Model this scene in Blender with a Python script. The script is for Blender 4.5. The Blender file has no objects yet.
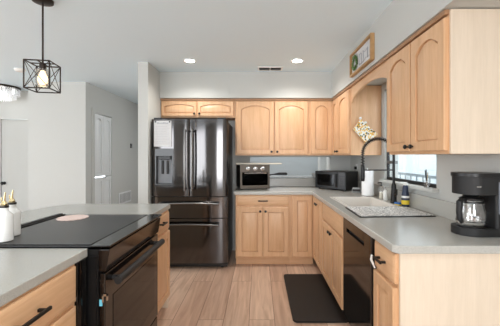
import bpy, bmesh, math, random
from mathutils import Vector, Matrix
random.seed(7)
PI = math.pi
C = bpy.context.scene.collection
sc = bpy.context.scene

# ------------------------------------------------------------ camera
cam_d = bpy.data.cameras.new('camera'); cam = bpy.data.objects.new('camera', cam_d); C.objects.link(cam)
cam.location = (0, 0, 1.338); cam.rotation_euler = (PI/2, 0, 0)
cam_d.sensor_width = 36; cam_d.lens = 299/500*36
cam_d.shift_x = -8.5/500; cam_d.shift_y = -6.5/500
cam_d.clip_start = 0.02
sc.camera = cam
# ------------------------------------------------------------ world, light, exposure
w = bpy.data.worlds.new('World'); sc.world = w; w.use_nodes = True
wn = w.node_tree.nodes['Background']
wn.inputs[0].default_value = (0.86, 0.93, 1.0, 1); wn.inputs[1].default_value = 2.6
sc.view_settings.view_transform = 'Standard'; sc.view_settings.look = 'None'
sc.view_settings.gamma = 1; sc.view_settings.exposure = 0.68
sc.view_settings.use_curve_mapping = False

def area(name, loc, rot, sx, sy, power, col=(1, 1, 1)):
    d = bpy.data.lights.new(name, 'AREA'); d.shape = 'RECTANGLE'; d.size = sx; d.size_y = sy
    d.energy = power; d.color = col
    o = bpy.data.objects.new(name, d); C.objects.link(o); o.location = loc; o.rotation_euler = rot
    return o
DAY = (0.99, 0.99, 1.0)
# daylight through the big windows of the room behind the camera and of the dining area at the left
area('daylight_rear_right', (0.35, -2.90, 1.35), (math.radians(62), 0, 0), 1.1, 1.9, 40, DAY)
area('daylight_rear_left', (-3.6, -2.90, 1.35), (math.radians(62), 0, 0), 2.7, 1.9, 42, DAY)
area('daylight_left', (-5.85, 1.3, 1.35), (0, math.radians(-62), 0), 1.9, 3.0, 26, DAY)
def spot(x, y, power):
    d = bpy.data.lights.new('recessed_or_fill_lamp', 'SPOT'); d.energy = power; d.spot_size = math.radians(150); d.spot_blend = 0.8; d.shadow_soft_size = 0.06; d.color = (1, 0.96, 0.91)
    o = bpy.data.objects.new('recessed_or_fill_lamp', d); C.objects.link(o); o.location = (x, y, 2.42)
# the two recessed kitchen lamps, then unseen fill spots added for even light
for x_, y_ in ((-0.79, 3.44), (0.445, 3.44)): spot(x_, y_, 24)
for x_, y_ in ((-0.2, 0.6), (-0.2, -1.4), (-2.6, -1.4), (-4.3, 1.0), (-4.3, -1.4)): spot(x_, y_, 26 if x_ > -1 else 11)

# ------------------------------------------------------------ materials
def lin(c):
    c = c/255
    return c/12.92 if c <= 0.04045 else ((c+0.055)/1.055)**2.4
def rgb(r, g, b): return (lin(r), lin(g), lin(b), 1)
MATS = {}
def base_mat(name):
    m = bpy.data.materials.new(name); m.use_nodes = True
    n = m.node_tree.nodes; l = m.node_tree.links
    MATS[name] = m
    return m, n, l, n['Principled BSDF']
def mat(name, col, rough=0.5, metal=0.0, var=0.06, scale=(6, 6, 6), bump=0.0, emit=None, estr=0, coat=0, spec=None, alpha=None, trans=0, aniso=0):
    m, n, l, b = base_mat(name)
    tc = n.new('ShaderNodeTexCoord'); mp = n.new('ShaderNodeMapping'); mp.inputs['Scale'].default_value = scale
    nz = n.new('ShaderNodeTexNoise'); nz.inputs['Scale'].default_value = 1; nz.inputs['Detail'].default_value = 4
    l.new(tc.outputs['Object'], mp.inputs[0]); l.new(mp.outputs[0], nz.inputs['Vector'])
    mx = n.new('ShaderNodeMix'); mx.data_type = 'RGBA'
    a = [max(0, c*(1-var)) for c in col[:3]]+[1]; d = [min(1, c*(1+var)) for c in col[:3]]+[1]
    mx.inputs[6].default_value = a; mx.inputs[7].default_value = d
    l.new(nz.outputs['Fac'], mx.inputs[0]); l.new(mx.outputs[2], b.inputs['Base Color'])
    b.inputs['Roughness'].default_value = rough; b.inputs['Metallic'].default_value = metal
    if spec is not None: b.inputs['Specular IOR Level'].default_value = spec
    if coat: b.inputs['Coat Weight'].default_value = coat
    if trans: b.inputs['Transmission Weight'].default_value = trans
    if aniso: b.inputs['Anisotropic'].default_value = aniso
    if emit: b.inputs['Emission Color'].default_value = emit; b.inputs['Emission Strength'].default_value = estr
    if bump:
        bp = n.new('ShaderNodeBump'); bp.inputs['Strength'].default_value = bump; bp.inputs['Distance'].default_value = 0.002
        l.new(nz.outputs['Fac'], bp.inputs['Height']); l.new(bp.outputs[0], b.inputs['Normal'])
    return m
def wood(name, c1, c2, grain='z', rough=0.38):
    m, n, l, b = base_mat(name)
    tc = n.new('ShaderNodeTexCoord'); mp = n.new('ShaderNodeMapping')
    s = {'z': (22, 22, 1.6), 'x': (1.6, 22, 22), 'y': (22, 1.6, 22)}[grain]
    mp.inputs['Scale'].default_value = s
    nz = n.new('ShaderNodeTexNoise'); nz.inputs['Scale'].default_value = 1; nz.inputs['Detail'].default_value = 6; nz.inputs['Distortion'].default_value = 0.6
    fine = n.new('ShaderNodeTexNoise'); fine.inputs['Scale'].default_value = 5; fine.inputs['Detail'].default_value = 3
    l.new(tc.outputs['Object'], mp.inputs[0]); l.new(mp.outputs[0], nz.inputs['Vector']); l.new(mp.outputs[0], fine.inputs['Vector'])
    ad = n.new('ShaderNodeMath'); ad.operation = 'MULTIPLY_ADD'; ad.inputs[1].default_value = 0.4
    l.new(fine.outputs['Fac'], ad.inputs[0])
    sb = n.new('ShaderNodeMath'); sb.operation = 'MULTIPLY'; sb.inputs[1].default_value = 0.6
    l.new(nz.outputs['Fac'], sb.inputs[0]); l.new(sb.outputs[0], ad.inputs[2])
    rp = n.new('ShaderNodeValToRGB'); rp.color_ramp.elements[0].position = 0.3; rp.color_ramp.elements[1].position = 0.7
    rp.color_ramp.elements[0].color = c1; rp.color_ramp.elements[1].color = c2
    l.new(ad.outputs[0], rp.inputs[0]); l.new(rp.outputs[0], b.inputs['Base Color'])
    b.inputs['Roughness'].default_value = rough
    return m
mat('wall', rgb(197, 198, 194), 0.75, var=0.02, bump=0.15, scale=(60, 60, 60))
mat('ceiling', rgb(230, 246, 255), 0.85, var=0.015, bump=0.15, scale=(70, 70, 70))
mat('white_trim', rgb(228, 230, 230), 0.4, var=0.01)
mat('grey_metal', rgb(120, 120, 120), 0.4, 0.6)
mat('black_metal', rgb(22, 21, 21), 0.38, 0.3)
mat('bronze', rgb(48, 40, 35), 0.4, 0.6)
mat('black_plastic', rgb(16, 16, 17), 0.36)
mat('matte_black', rgb(22, 22, 23), 0.55)
mat('rubber', rgb(15, 14, 14), 0.62, bump=0.4, scale=(120, 120, 120))
mat('black_glass', rgb(12, 11, 11), 0.07, spec=0.4, var=0.02)
mat('stove_cover', rgb(52, 52, 53), 0.33, var=0.08, scale=(3, 60, 3))
mat('range_front', rgb(24, 19, 17), 0.09, spec=0.6, var=0.02)
mat('black_stainless', rgb(92, 90, 90), 0.11, 1.0, var=0.06, scale=(60, 60, 0.8))
mat('stainless', rgb(108, 102, 96), 0.36, 1.0, var=0.04, scale=(2, 60, 60))
mat('steel_dark', rgb(70, 68, 68), 0.3, 1.0)
mat('handle_steel', rgb(120, 118, 116), 0.25, 1.0)
mat('strip_steel', rgb(120, 122, 122), 0.14, 0.9)
mat('grey_panel', rgb(128, 130, 134), 0.45)
mat('silver', rgb(205, 205, 205), 0.22, 1.0)
mat('white_plastic', rgb(235, 235, 232), 0.35, var=0.01)
mat('white_ceramic', rgb(240, 240, 238), 0.25, var=0.02, coat=0.3)
mat('sink_white', rgb(222, 216, 208), 0.22, var=0.02)
mat('gold', rgb(224, 206, 160), 0.22, 1.0)
mat('paper', rgb(212, 212, 212), 0.8, var=0.02)
mat('paper_towel', rgb(244, 244, 244), 0.9, var=0.03, bump=0.6, scale=(90, 90, 90))
mat('ink', rgb(160, 162, 168), 0.8)
mat('vent_shade', rgb(40, 34, 30), 0.7)  # dark colour painted for the shade inside the vents
mat('pink', rgb(240, 216, 208), 0.7, var=0.1, scale=(40, 40, 40))
mat('blue', rgb(40, 110, 190), 0.5)
mat('yellow', rgb(235, 205, 50), 0.45)
mat('navy', rgb(28, 44, 72), 0.4)
mat('green_leaf', rgb(88, 120, 62), 0.6, var=0.35, scale=(60, 60, 60))
mat('far_wall', rgb(196, 204, 208), 0.8, var=0.02)
mat('cutting_board', rgb(222, 216, 200), 0.5, var=0.04)
mat('clock_grey', rgb(150, 152, 152), 0.3)
mat('tank', rgb(110, 116, 124), 0.12, var=0.02)
mat('bulb', rgb(255, 230, 190), 0.4, emit=(1, 0.78, 0.5, 1), estr=2.6)
mat('downlight', rgb(255, 255, 250), 0.4, emit=(1, 0.97, 0.92, 1), estr=9)
mat('led_blue', rgb(120, 210, 235), 0.4)
mat('crystal', rgb(240, 243, 246), 0.08, var=0.05, spec=1.0)
mat('exterior', rgb(206, 210, 210), 0.8, var=0.03)
mat('exterior_dark', rgb(140, 146, 148), 0.8, var=0.05)
MAP1, MAP2 = rgb(205, 160, 118), rgb(225, 184, 145)
wood('maple', MAP1, MAP2, 'z'); wood('maple_h', MAP1, MAP2, 'x')
wood('maple_y', MAP1, MAP2, 'y')
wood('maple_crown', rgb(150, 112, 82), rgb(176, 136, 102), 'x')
wood('maple_veneer', rgb(217, 201, 180), rgb(229, 213, 193), 'z', 0.5)
wood('frame_wood', rgb(158, 120, 76), rgb(188, 150, 102), 'y', 0.5)
def glass(name, tint=(1, 1, 1, 1), gl=0.12):
    m, n, l, b = base_mat(name); n.remove(b)
    out = n['Material Output']; t = n.new('ShaderNodeBsdfTransparent'); t.inputs[0].default_value = tint
    g = n.new('ShaderNodeBsdfGlossy'); g.inputs['Roughness'].default_value = 0.03
    lw = n.new('ShaderNodeLayerWeight'); lw.inputs[0].default_value = 0.5
    fr = n.new('ShaderNodeMath'); fr.operation = 'POWER'; fr.inputs[1].default_value = 4; l.new(lw.outputs['Facing'], fr.inputs[0])
    ad = n.new('ShaderNodeMath'); ad.operation = 'ADD'; ad.inputs[1].default_value = gl; l.new(fr.outputs[0], ad.inputs[0])
    nz = n.new('ShaderNodeTexNoise'); nz.inputs['Scale'].default_value = 3
    ml = n.new('ShaderNodeMath'); ml.operation = 'MULTIPLY_ADD'; ml.inputs[1].default_value = 0.02; l.new(nz.outputs['Fac'], ml.inputs[0]); l.new(ad.outputs[0], ml.inputs[2])
    mx = n.new('ShaderNodeMixShader'); l.new(ml.outputs[0], mx.inputs[0]); l.new(t.outputs[0], mx.inputs[1]); l.new(g.outputs[0], mx.inputs[2])
    l.new(mx.outputs[0], out.inputs[0])
glass('glass'); glass('shade_glass', (0.9, 0.87, 0.82, 1), 0.22); glass('smoked_glass', (0.3, 0.3, 0.32, 1), -0.005); glass('window_glass', (0.95, 0.97, 0.97, 1), 0.02)

def floor_mat():
    m, n, l, b = base_mat('planks')
    tc = n.new('ShaderNodeTexCoord'); sp = n.new('ShaderNodeSeparateXYZ'); l.new(tc.outputs['Object'], sp.inputs[0])
    ax = n.new('ShaderNodeMath'); ax.operation = 'ADD'; ax.inputs[1].default_value = 0.077+21*0.208; l.new(sp.outputs[0], ax.inputs[0])
    ay = n.new('ShaderNodeMath'); ay.operation = 'ADD'; ay.inputs[1].default_value = 20.35; l.new(sp.outputs[1], ay.inputs[0])
    cb = n.new('ShaderNodeCombineXYZ'); l.new(ay.outputs[0], cb.inputs[0]); l.new(ax.outputs[0], cb.inputs[1])
    br = n.new('ShaderNodeTexBrick'); br.inputs['Scale'].default_value = 1
    br.offset = 0.37; br.offset_frequency = 2
    br.inputs['Brick Width'].default_value = 1.2; br.inputs['Row Height'].default_value = 0.208
    br.inputs['Mortar Size'].default_value = 0.0022; br.inputs['Mortar Smooth'].default_value = 0.2
    br.inputs['Color1'].default_value = rgb(188, 155, 133); br.inputs['Color2'].default_value = rgb(218, 189, 166)
    br.inputs['Mortar'].default_value = rgb(120, 92, 78)
    l.new(cb.outputs[0], br.inputs['Vector'])
    mp = n.new('ShaderNodeMapping'); mp.inputs['Scale'].default_value = (16, 1.3, 1); l.new(tc.outputs['Object'], mp.inputs[0])
    # shift the grain from plank to plank
    sep = n.new('ShaderNodeSeparateColor'); l.new(br.outputs['Color'], sep.inputs[0])
    cz = n.new('ShaderNodeCombineXYZ'); k = n.new('ShaderNodeMath'); k.operation = 'MULTIPLY'; k.inputs[1].default_value = 60
    l.new(sep.outputs[0], k.inputs[0]); l.new(k.outputs[0], cz.inputs[2])
    va = n.new('ShaderNodeVectorMath'); l.new(mp.outputs[0], va.inputs[0]); l.new(cz.outputs[0], va.inputs[1])
    nz = n.new('ShaderNodeTexNoise'); nz.inputs['Scale'].default_value = 1; nz.inputs['Detail'].default_value = 5; nz.inputs['Distortion'].default_value = 1.6
    l.new(va.outputs[0], nz.inputs['Vector'])
    rp = n.new('ShaderNodeValToRGB'); rp.color_ramp.elements[0].position = 0.3; rp.color_ramp.elements[1].position = 0.68
    rp.color_ramp.elements[0].color = (0.74, 0.69, 0.66, 1); rp.color_ramp.elements[1].color = (1.08, 1.08, 1.08, 1)
    l.new(nz.outputs['Fac'], rp.inputs[0])
    mx = n.new('ShaderNodeMix'); mx.data_type = 'RGBA'; mx.blend_type = 'MULTIPLY'; mx.inputs[0].default_value = 1
    l.new(br.outputs['Color'], mx.inputs[6]); l.new(rp.outputs[0], mx.inputs[7]); l.new(mx.outputs[2], b.inputs['Base Color'])
    b.inputs['Roughness'].default_value = 0.36
    bp = n.new('ShaderNodeBump'); bp.inputs['Strength'].default_value = 0.35; bp.inputs['Distance'].default_value = 0.002; bp.invert = True
    l.new(br.outputs['Fac'], bp.inputs['Height']); l.new(bp.outputs[0], b.inputs['Normal'])
floor_mat()
def speckle(name, c, dark, light, rough):
    m, n, l, b = base_mat(name)
    tc = n.new('ShaderNodeTexCoord'); nz = n.new('ShaderNodeTexNoise'); nz.inputs['Scale'].default_value = 420; nz.inputs['Detail'].default_value = 2
    l.new(tc.outputs['Object'], nz.inputs['Vector'])
    rp = n.new('ShaderNodeValToRGB'); e = rp.color_ramp.elements
    e[0].position = 0.36; e[0].color = dark; e[1].position = 0.66; e[1].color = light
    x = e.new(0.5); x.color = c
    l.new(nz.outputs['Fac'], rp.inputs[0]); l.new(rp.outputs[0], b.inputs['Base Color'])
    b.inputs['Roughness'].default_value = rough; b.inputs['Coat Weight'].default_value = 0.0
speckle('laminate', rgb(179, 178, 172), rgb(165, 165, 159), rgb(193, 192, 187), 0.2)
def two_tone(name, c1, c2, c3, scale, rough=0.9):
    m, n, l, b = base_mat(name)
    tc = n.new('ShaderNodeTexCoord'); v = n.new('ShaderNodeTexVoronoi'); v.inputs['Scale'].default_value = scale
    l.new(tc.outputs['Object'], v.inputs['Vector'])
    rp = n.new('ShaderNodeValToRGB'); rp.color_ramp.interpolation = 'CONSTANT'; e = rp.color_ramp.elements
    e[0].position = 0; e[0].color = c1; e[1].position = 0.36; e[1].color = c2
    x = e.new(0.52); x.color = c3
    l.new(v.outputs['Distance'], rp.inputs[0]); l.new(rp.outputs[0], b.inputs['Base Color']); b.inputs['Roughness'].default_value = rough
two_tone('mat_pattern', rgb(232, 230, 226), rgb(52, 52, 56), rgb(222, 220, 216), 58)
def floral():
    m, n, l, b = base_mat('floral')
    tc = n.new('ShaderNodeTexCoord')
    v = n.new('ShaderNodeTexVoronoi'); v.inputs['Scale'].default_value = 62; l.new(tc.outputs['Object'], v.inputs['Vector'])
    rp = n.new('ShaderNodeValToRGB'); rp.color_ramp.interpolation = 'CONSTANT'; e = rp.color_ramp.elements
    e[0].color = (1, 1, 1, 1); e[1].position = 0.52; e[1].color = (0, 0, 0, 1)
    l.new(v.outputs['Distance'], rp.inputs[0])
    r2 = n.new('ShaderNodeValToRGB'); r2.color_ramp.interpolation = 'CONSTANT'; f = r2.color_ramp.elements
    f[0].color = rgb(228, 170, 52); f[1].position = 0.5; f[1].color = rgb(58, 66, 50); q = f.new(0.72); q.color = rgb(236, 196, 90)
    sp = n.new('ShaderNodeSeparateColor'); l.new(v.outputs['Color'], sp.inputs[0]); l.new(sp.outputs[0], r2.inputs[0])
    mx = n.new('ShaderNodeMix'); mx.data_type = 'RGBA'; mx.inputs[6].default_value = rgb(236, 232, 222)
    l.new(rp.outputs[0], mx.inputs[0]); l.new(r2.outputs[0], mx.inputs[7]); l.new(mx.outputs[2], b.inputs['Base Color']); b.inputs['Roughness'].default_value = 0.9
floral()

# ------------------------------------------------------------ mesh helpers
class MB:
    def __init__(s): s.bm = bmesh.new()
    def box(s, x0, x1, y0, y1, z0, z1):
        v = [s.bm.verts.new(p) for p in ((x0,y0,z0),(x1,y0,z0),(x1,y1,z0),(x0,y1,z0),(x0,y0,z1),(x1,y0,z1),(x1,y1,z1),(x0,y1,z1))]
        for f in ((0,3,2,1),(4,5,6,7),(0,1,5,4),(1,2,6,5),(2,3,7,6),(3,0,4,7)): s.bm.faces.new([v[i] for i in f])
        return s
    def loops(s, loops, closed=True, cap0=True, cap1=True, ring=True):
        L = [[s.bm.verts.new(p) for p in lp] for lp in loops]; n = len(L[0])
        for a, b in zip(L, L[1:]):
            for i in range(n if ring else n-1):
                j = (i+1) % n
                s.bm.faces.new((a[i], a[j], b[j], b[i]))
        if closed:
            for i in range(n if ring else n-1):
                pass
        if cap0: s.bm.faces.new(list(reversed(L[0])))
        if cap1: s.bm.faces.new(L[-1])
        return s
    def tube(s, pts, r, seg=12, cap=True):
        pts = [Vector(p) for p in pts]; rr = r if isinstance(r, (list, tuple)) else [r]*len(pts)
        up = None; lps = []
        for i, p in enumerate(pts):
            d = (pts[min(i+1, len(pts)-1)]-pts[max(i-1, 0)]).normalized()
            if up is None:
                up = Vector((0, 0, 1)) if abs(d.z) < 0.9 else Vector((1, 0, 0))
            a = d.cross(up).normalized(); up2 = a.cross(d).normalized(); up = up2
            lps.append([p+(a*math.cos(2*PI*k/seg)+up2*math.sin(2*PI*k/seg))*rr[i] for k in range(seg)])
        return s.loops(lps, cap0=cap, cap1=cap)
    def bar(s, p0, p1, wx, wy=None):
        return s.tube([p0, p1], wx*0.7071, 4) if wy is None else s
    def lathe(s, prof, c=(0, 0, 0), seg=28, cap=True):
        c = Vector(c)
        lps = [[c+Vector((r*math.cos(2*PI*k/seg), r*math.sin(2*PI*k/seg), z)) for k in range(seg)] for r, z in prof]
        return s.loops(lps, cap0=cap, cap1=cap)
    def lathe_dir(s, prof, c, d, seg=16):
        c = Vector(c); q = Vector((0, 0, 1)).rotation_difference(Vector(d).normalized())
        lps = [[c+q @ Vector((r*math.cos(2*PI*k/seg), r*math.sin(2*PI*k/seg), z)) for k in range(seg)] for r, z in prof]
        return s.loops(lps)
    def slab(s, outer, holes=(), axis='z', a0=0, a1=1):
        """polygon (2-D) with holes extruded along an axis between a0 and a1"""
        def P(p, a):
            return {'z': (p[0], p[1], a), 'x': (a, p[0], p[1]), 'y': (p[0], a, p[1])}[axis]
        for a in (a0, a1):
            edges = []
            for lp in [outer]+list(holes):
                vs = [s.bm.verts.new(P(p, a)) for p in lp]
                edges += [s.bm.edges.new((vs[i], vs[(i+1) % len(vs)])) for i in range(len(vs))]
            if a == a0: first = edges
            bmesh.ops.triangle_fill(s.bm, use_beauty=True, use_dissolve=False, edges=edges)
            if a == a0: e0 = edges
            else:
                for x, y in zip(e0, edges):
                    s.bm.faces.new((x.verts[0], x.verts[1], y.verts[1], y.verts[0]))
        return s
    def xf(s, M):
        bmesh.ops.transform(s.bm, matrix=M, verts=s.bm.verts); return s
    def build(s, name, m, parent=None, bevel=0, seg=2, loc=None, rot=None):
        bmesh.ops.recalc_face_normals(s.bm, faces=s.bm.faces)
        for f in s.bm.faces: f.smooth = True
        for e in s.bm.edges:
            if len(e.link_faces) == 2: e.smooth = e.calc_face_angle(0) < math.radians(32)
            else: e.smooth = False
        me = bpy.data.meshes.new(name); s.bm.to_mesh(me); s.bm.free()
        me.materials.append(MATS[m]) if isinstance(m, str) else [me.materials.append(MATS[q]) for q in m]
        o = bpy.data.objects.new(name, me); C.objects.link(o)
        if parent: o.parent = parent
        if loc: o.location = loc
        if rot: o.rotation_euler = rot
        if bevel:
            b = o.modifiers.new('bevel', 'BEVEL'); b.width = bevel; b.segments = seg; b.limit_method = 'ANGLE'; b.angle_limit = math.radians(40); b.harden_normals = True
        return o
def tag(o, label, cat, group=None):
    o['label'] = label; o['category'] = cat
    if group: o['group'] = group
    return o
def thing(name, label, cat, loc=(0, 0, 0), rz=0, group=None, rot=None):
    o = bpy.data.objects.new(name, None); C.objects.link(o); o.empty_display_size = 0.1
    o.location = loc; o.rotation_euler = rot if rot else (0, 0, rz)
    return tag(o, label, cat, group)
def struct(o): o['kind'] = 'structure'; return o
def rect(x0, x1, y0, y1): return [(x0, y0), (x1, y0), (x1, y1), (x0, y1)]
def copy_tree(o, parent=None):
    c = o.copy(); C.objects.link(c); c.parent = parent
    for ch in list(o.children): copy_tree(ch, c)
    return c

# ------------------------------------------------------------ room shell
CEIL = 2.44; WX = 1.31; BY = 4.26; SZ = 2.10
struct(MB().box(-6.1, 1.46, -3.1, 8.1, -0.1, 0).build('floor', 'planks'))
struct(MB().box(-6.1, 1.46, -3.1, 8.1, CEIL, CEIL+0.1).build('ceiling', 'ceiling'))
WIN = (2.20, 3.10, 1.10, 2.03)
struct(MB().slab(rect(-3.1, 8.1, 0, CEIL), [rect(*WIN)], 'x', WX, WX+0.14).build('wall_right', 'wall'))
PT = (-0.12, 1.03, 1.03, 1.33)
struct(MB().slab(rect(-1.286, WX, 0, CEIL), [rect(*PT)], 'y', BY, BY+0.12).build('wall_back', 'wall'))
struct(MB().box(-1.403, -1.286, 3.48, BY+0.12, 0, CEIL).build('wall_wing', 'wall'))
struct(MB().box(0.95, WX, -3.0, BY, SZ, CEIL).build('wall_soffit_right', 'wall'))
struct(MB().box(-1.286, 0.95, 3.89, BY, SZ, CEIL).build('wall_soffit_back', 'wall'))
# hall and dining side at the left
struct(MB().box(-3.375, -2.55, 4.41, 4.51, 0, CEIL).build('wall_left', 'wall'))
D1 = (4.635, 5.17, 0, 2.02)
struct(MB().slab([(4.51, 0), (D1[0], 0), (D1[0], 2.02), (D1[1], 2.02), (D1[1], 0), (8.0, 0), (8.0, CEIL), (4.51, CEIL)], [], 'x', -2.65, -2.55).build('wall_hall', 'wall'))
struct(MB().box(-2.55, WX, 8.0, 8.1, 0, CEIL).build('wall_far', 'far_wall'))
struct(MB().box(-3.475, -3.375, 4.51, 5.12, 0, CEIL).build('wall_return', 'wall'))
struct(MB().slab([(-6.0, 0), (-4.33, 0), (-4.33, 1.98), (-3.46, 1.98), (-3.46, 0), (-3.375, 0), (-3.375, CEIL), (-6.0, CEIL)][::1], [], 'y', 5.02, 5.12).build('wall_dining', 'wall'))
struct(MB().slab(rect(-3.1, 8.1, 0, CEIL), [rect(-0.25, 2.85, 0.3, 2.25)], 'x', -6.1, -6.0).build('wall_left_outer', 'wall'))
struct(MB().slab(rect(-6.0, WX, 0, CEIL), [rect(-4.95, -2.25, 0.3, 2.35), rect(-0.2, 0.9, 0.3, 2.35)], 'y', -3.1, -3.0).build('wall_rear', 'wall'))
# baseboards
struct(MB().box(-3.36, -2.54, 4.395, 4.41, 0, 0.09).build('baseboard_left', 'white_trim'))
struct(MB().box(-2.55, -2.535, 5.24, 8.0, 0, 0.09).build('baseboard_hall', 'white_trim'))
struct(MB().box(-1.41, -1.29, 3.466, 3.479, 0, 0.09).build('baseboard_wing', 'white_trim'))
# room beyond the pass-through
struct(MB().box(-1.3, WX, 6.6, 6.7, 0, CEIL).build('wall_beyond', 'far_wall'))
area('fill_light_back_room', (0.1, 6.5, 2.2), (math.radians(-50), 0, 0), 2.2, 0.5, 26, DAY)  # unseen area lamp added to brighten the view through the opening
struct(MB().box(1.03, 1.135, 5.0, 5.04, 0, 2.0).build('trim_1', 'white_trim'))
# pass-through ledge
struct(MB().box(PT[0], PT[1], BY-0.02, BY+0.14, 1.012, 1.03).build('trim_2', 'laminate', bevel=0.003))
# closet door in the hall
def panel_front(mb, w, z0, z1, rise=0, t=0.02, st=0.055, pts=12, x0=0, y0=0):
    """door slab with raised panel; front at y0-t, back at y0"""
    def outl(i, rs, y):
        a, b, c, d = x0+i, x0+w-i, z0+i, z1-i
        p = [(a, y, c), (b, y, c)]
        for k in range(pts+1):
            u = k/pts; x = b+(a-b)*u
            p.append((x, y, d-rs*abs(2*u-1)**2.3 if rs else d))
        return p
    f = y0-t
    mb.loops([outl(0, 0, y0), outl(0, 0, f+0.004), outl(0.004, 0, f), outl(st, rise, f), outl(st+0.001, rise, f+0.018),
              outl(st+0.009, rise, f+0.018), outl(st+0.010, rise, f+0.009), outl(st+(0.040 if z1-z0 > 0.3 else 0.026), rise, f+0.001)])
    return mb
cd = struct(panel_front(MB(), 0.26, 0.02, 1.0, 0, 0.03).build('door_1', 'white_trim', loc=(-2.57, D1[0]+0.003, 0), rot=(0, 0, PI/2)))
for x0, z0, z1, r in ((0, 1.02, 2.0, 0.04), (0.265, 0.02, 1.0, 0), (0.265, 1.02, 2.0, 0.04)):
    struct(panel_front(MB(), 0.26, z0, z1, r, 0.03, x0=x0).build('door_leaf', 'white_trim', cd))
MB().lathe_dir([(0.006, 0), (0.006, 0.02), (0.016, 0.028), (0.014, 0.04), (0.004, 0.045)], (0.24, -0.03, 1.0), (0, -1, 0)).build('door_knob', 'silver', cd)
mbt = MB().box(D1[0]-0.07, D1[0], -0.015, 0, 0, 2.09).box(D1[1], D1[1]+0.07, -0.015, 0, 0, 2.09).box(D1[0], D1[1], -0.015, 0, 2.02, 2.09)
mbt.xf(Matrix.Rotation(PI/2, 4, 'Z')); struct(mbt.build('trim_3', 'wall', loc=(-2.55, 0, 0)))
# dining-side door with its header trim
dd = struct(MB().box(0, 0.86, -0.035, 0, 0.01, 1.96).build('door_2', 'wall', loc=(-4.325, 5.075, 0)))
MB().lathe_dir([(0.026, 0), (0.026, 0.006), (0.01, 0.01), (0.01, 0.03), (0.027, 0.038), (0.03, 0.052), (0.02, 0.062)], (0.045, -0.035, 0.89), (0, -1, 0)).build('door_knob', 'black_metal', dd)
struct(MB().box(-4.42, -3.38, 5.0, 5.02, 1.965, 2.03).build('trim_4', 'wall'))

# kitchen window in the right wall
wf = MB()
y0, y1, z0, z1 = WIN
wf.slab(rect(y0, y1, z0, z1), [rect(y0+0.035, y1-0.015, z0+0.03, z1-0.03)], 'x', WX+0.02, WX+0.045)
win = struct(wf.build('window_1', 'black_metal'))
MB().box(WX+0.031, WX+0.034, y0+0.03, y1-0.03, z0+0.03, z1-0.03).build('window_pane', 'window_glass', win)
MB().box(WX+0.012, WX+0.055, (y0+y1)/2+0.28, y1-0.02, 1.265, 1.295).build('window_rail', 'grey_metal', win)
struct(MB().box(WX-0.05, WX+0.02, y0-0.03, y1+0.03, z0-0.025, z0-0.001).build('trim_5', 'wall', bevel=0.003))
# porch outside the window
struct(MB().box(4.4, 4.5, 0, 14, -0.5, 3.4).build('wall_porch', 'exterior'))
struct(MB().box(1.46, 4.4, 0, 14, -0.1, 0).build('floor_porch', 'exterior_dark'))
for i, yy in enumerate((5.2, 6.4, 7.8, 9.6)):
    p = thing('porch_post', 'white square porch post outside the kitchen window', 'post', (3.2, yy, 0), group='porch posts outside the window')
    MB().box(-0.07, 0.07, -0.07, 0.07, 0.001, 2.9).build('shaft', 'white_trim', p)
    MB().box(-0.1, 0.1, -0.1, 0.1, 0.001, 0.12).build('base', 'white_trim', p)
rl = MB()
for zz in (0.35, 0.95): rl.box(3.03, 3.05, 3.0, 12, zz, zz+0.05)
for k in range(40): rl.box(3.032, 3.048, 3.1+k*0.22, 3.12+k*0.22, 0.4, 0.95)
tag(rl.build('porch_railing', 'exterior_dark'), 'grey porch railing seen through the kitchen window', 'railing')

# ------------------------------------------------------------ cabinets
def knob(parent, x, z, y=-0.022):
    return MB().lathe_dir([(0.006, 0), (0.005, 0.008), (0.013, 0.014), (0.015, 0.021), (0.010, 0.027)], (x, y, z), (0, -1, 0)).build('knob', 'black_metal', parent)
def pull(parent, x, z, ln=0.13, y=-0.022):
    m = MB().box(x-ln/2, x+ln/2, y-0.036, y-0.025, z-0.0065, z+0.0065)
    for s in (-1, 1): m.box(x+s*ln*0.36-0.006, x+s*ln*0.36+0.006, y-0.027, y, z-0.006, z+0.006)
    return m.build('handle', 'black_metal', parent, bevel=0.0025)
def door(parent, x0, x1, z0, z1, rise=0, kn=None):
    o = panel_front(MB(), x1-x0, z0, z1, rise, 0.024, x0=x0, st=0.055 if z1-z0 > 0.3 else 0.036).build('door', 'maple', parent)
    if kn: knob(o, *kn)
    return o
def drawer(parent, x0, x1, z0, z1, pl=None, name='drawer_front'):
    w_, f = x1-x0, -0.021
    def lp(i, y): return [(x0+i, y, z0+i), (x1-i, y, z0+i), (x1-i, y, z1-i), (x0+i, y, z1-i)]
    o = MB().loops([lp(0, 0), lp(0, f+0.008), lp(0.012, f+0.001), lp(0.016, f)]).build(name, 'maple_h', parent)
    if pl: pull(o, *pl)
    return o
def base_body(parent, w_, depth, x0=0, toe=0.075, end=None, h=0.874):
    MB().box(x0, x0+w_, 0, depth, 0.105, h).build('body', 'maple', parent)
    MB().box(x0, x0+w_, toe, depth, 0.0, 0.105).build('toe_kick', 'maple_h', parent)
    if end is not None:
        MB().box(end[0], end[1], 0.002, depth, 0.0, h).build('end_panel', 'maple_veneer', parent)

FY = 3.645   # face of the back base run
FX = 0.68    # face of the right base run
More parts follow.
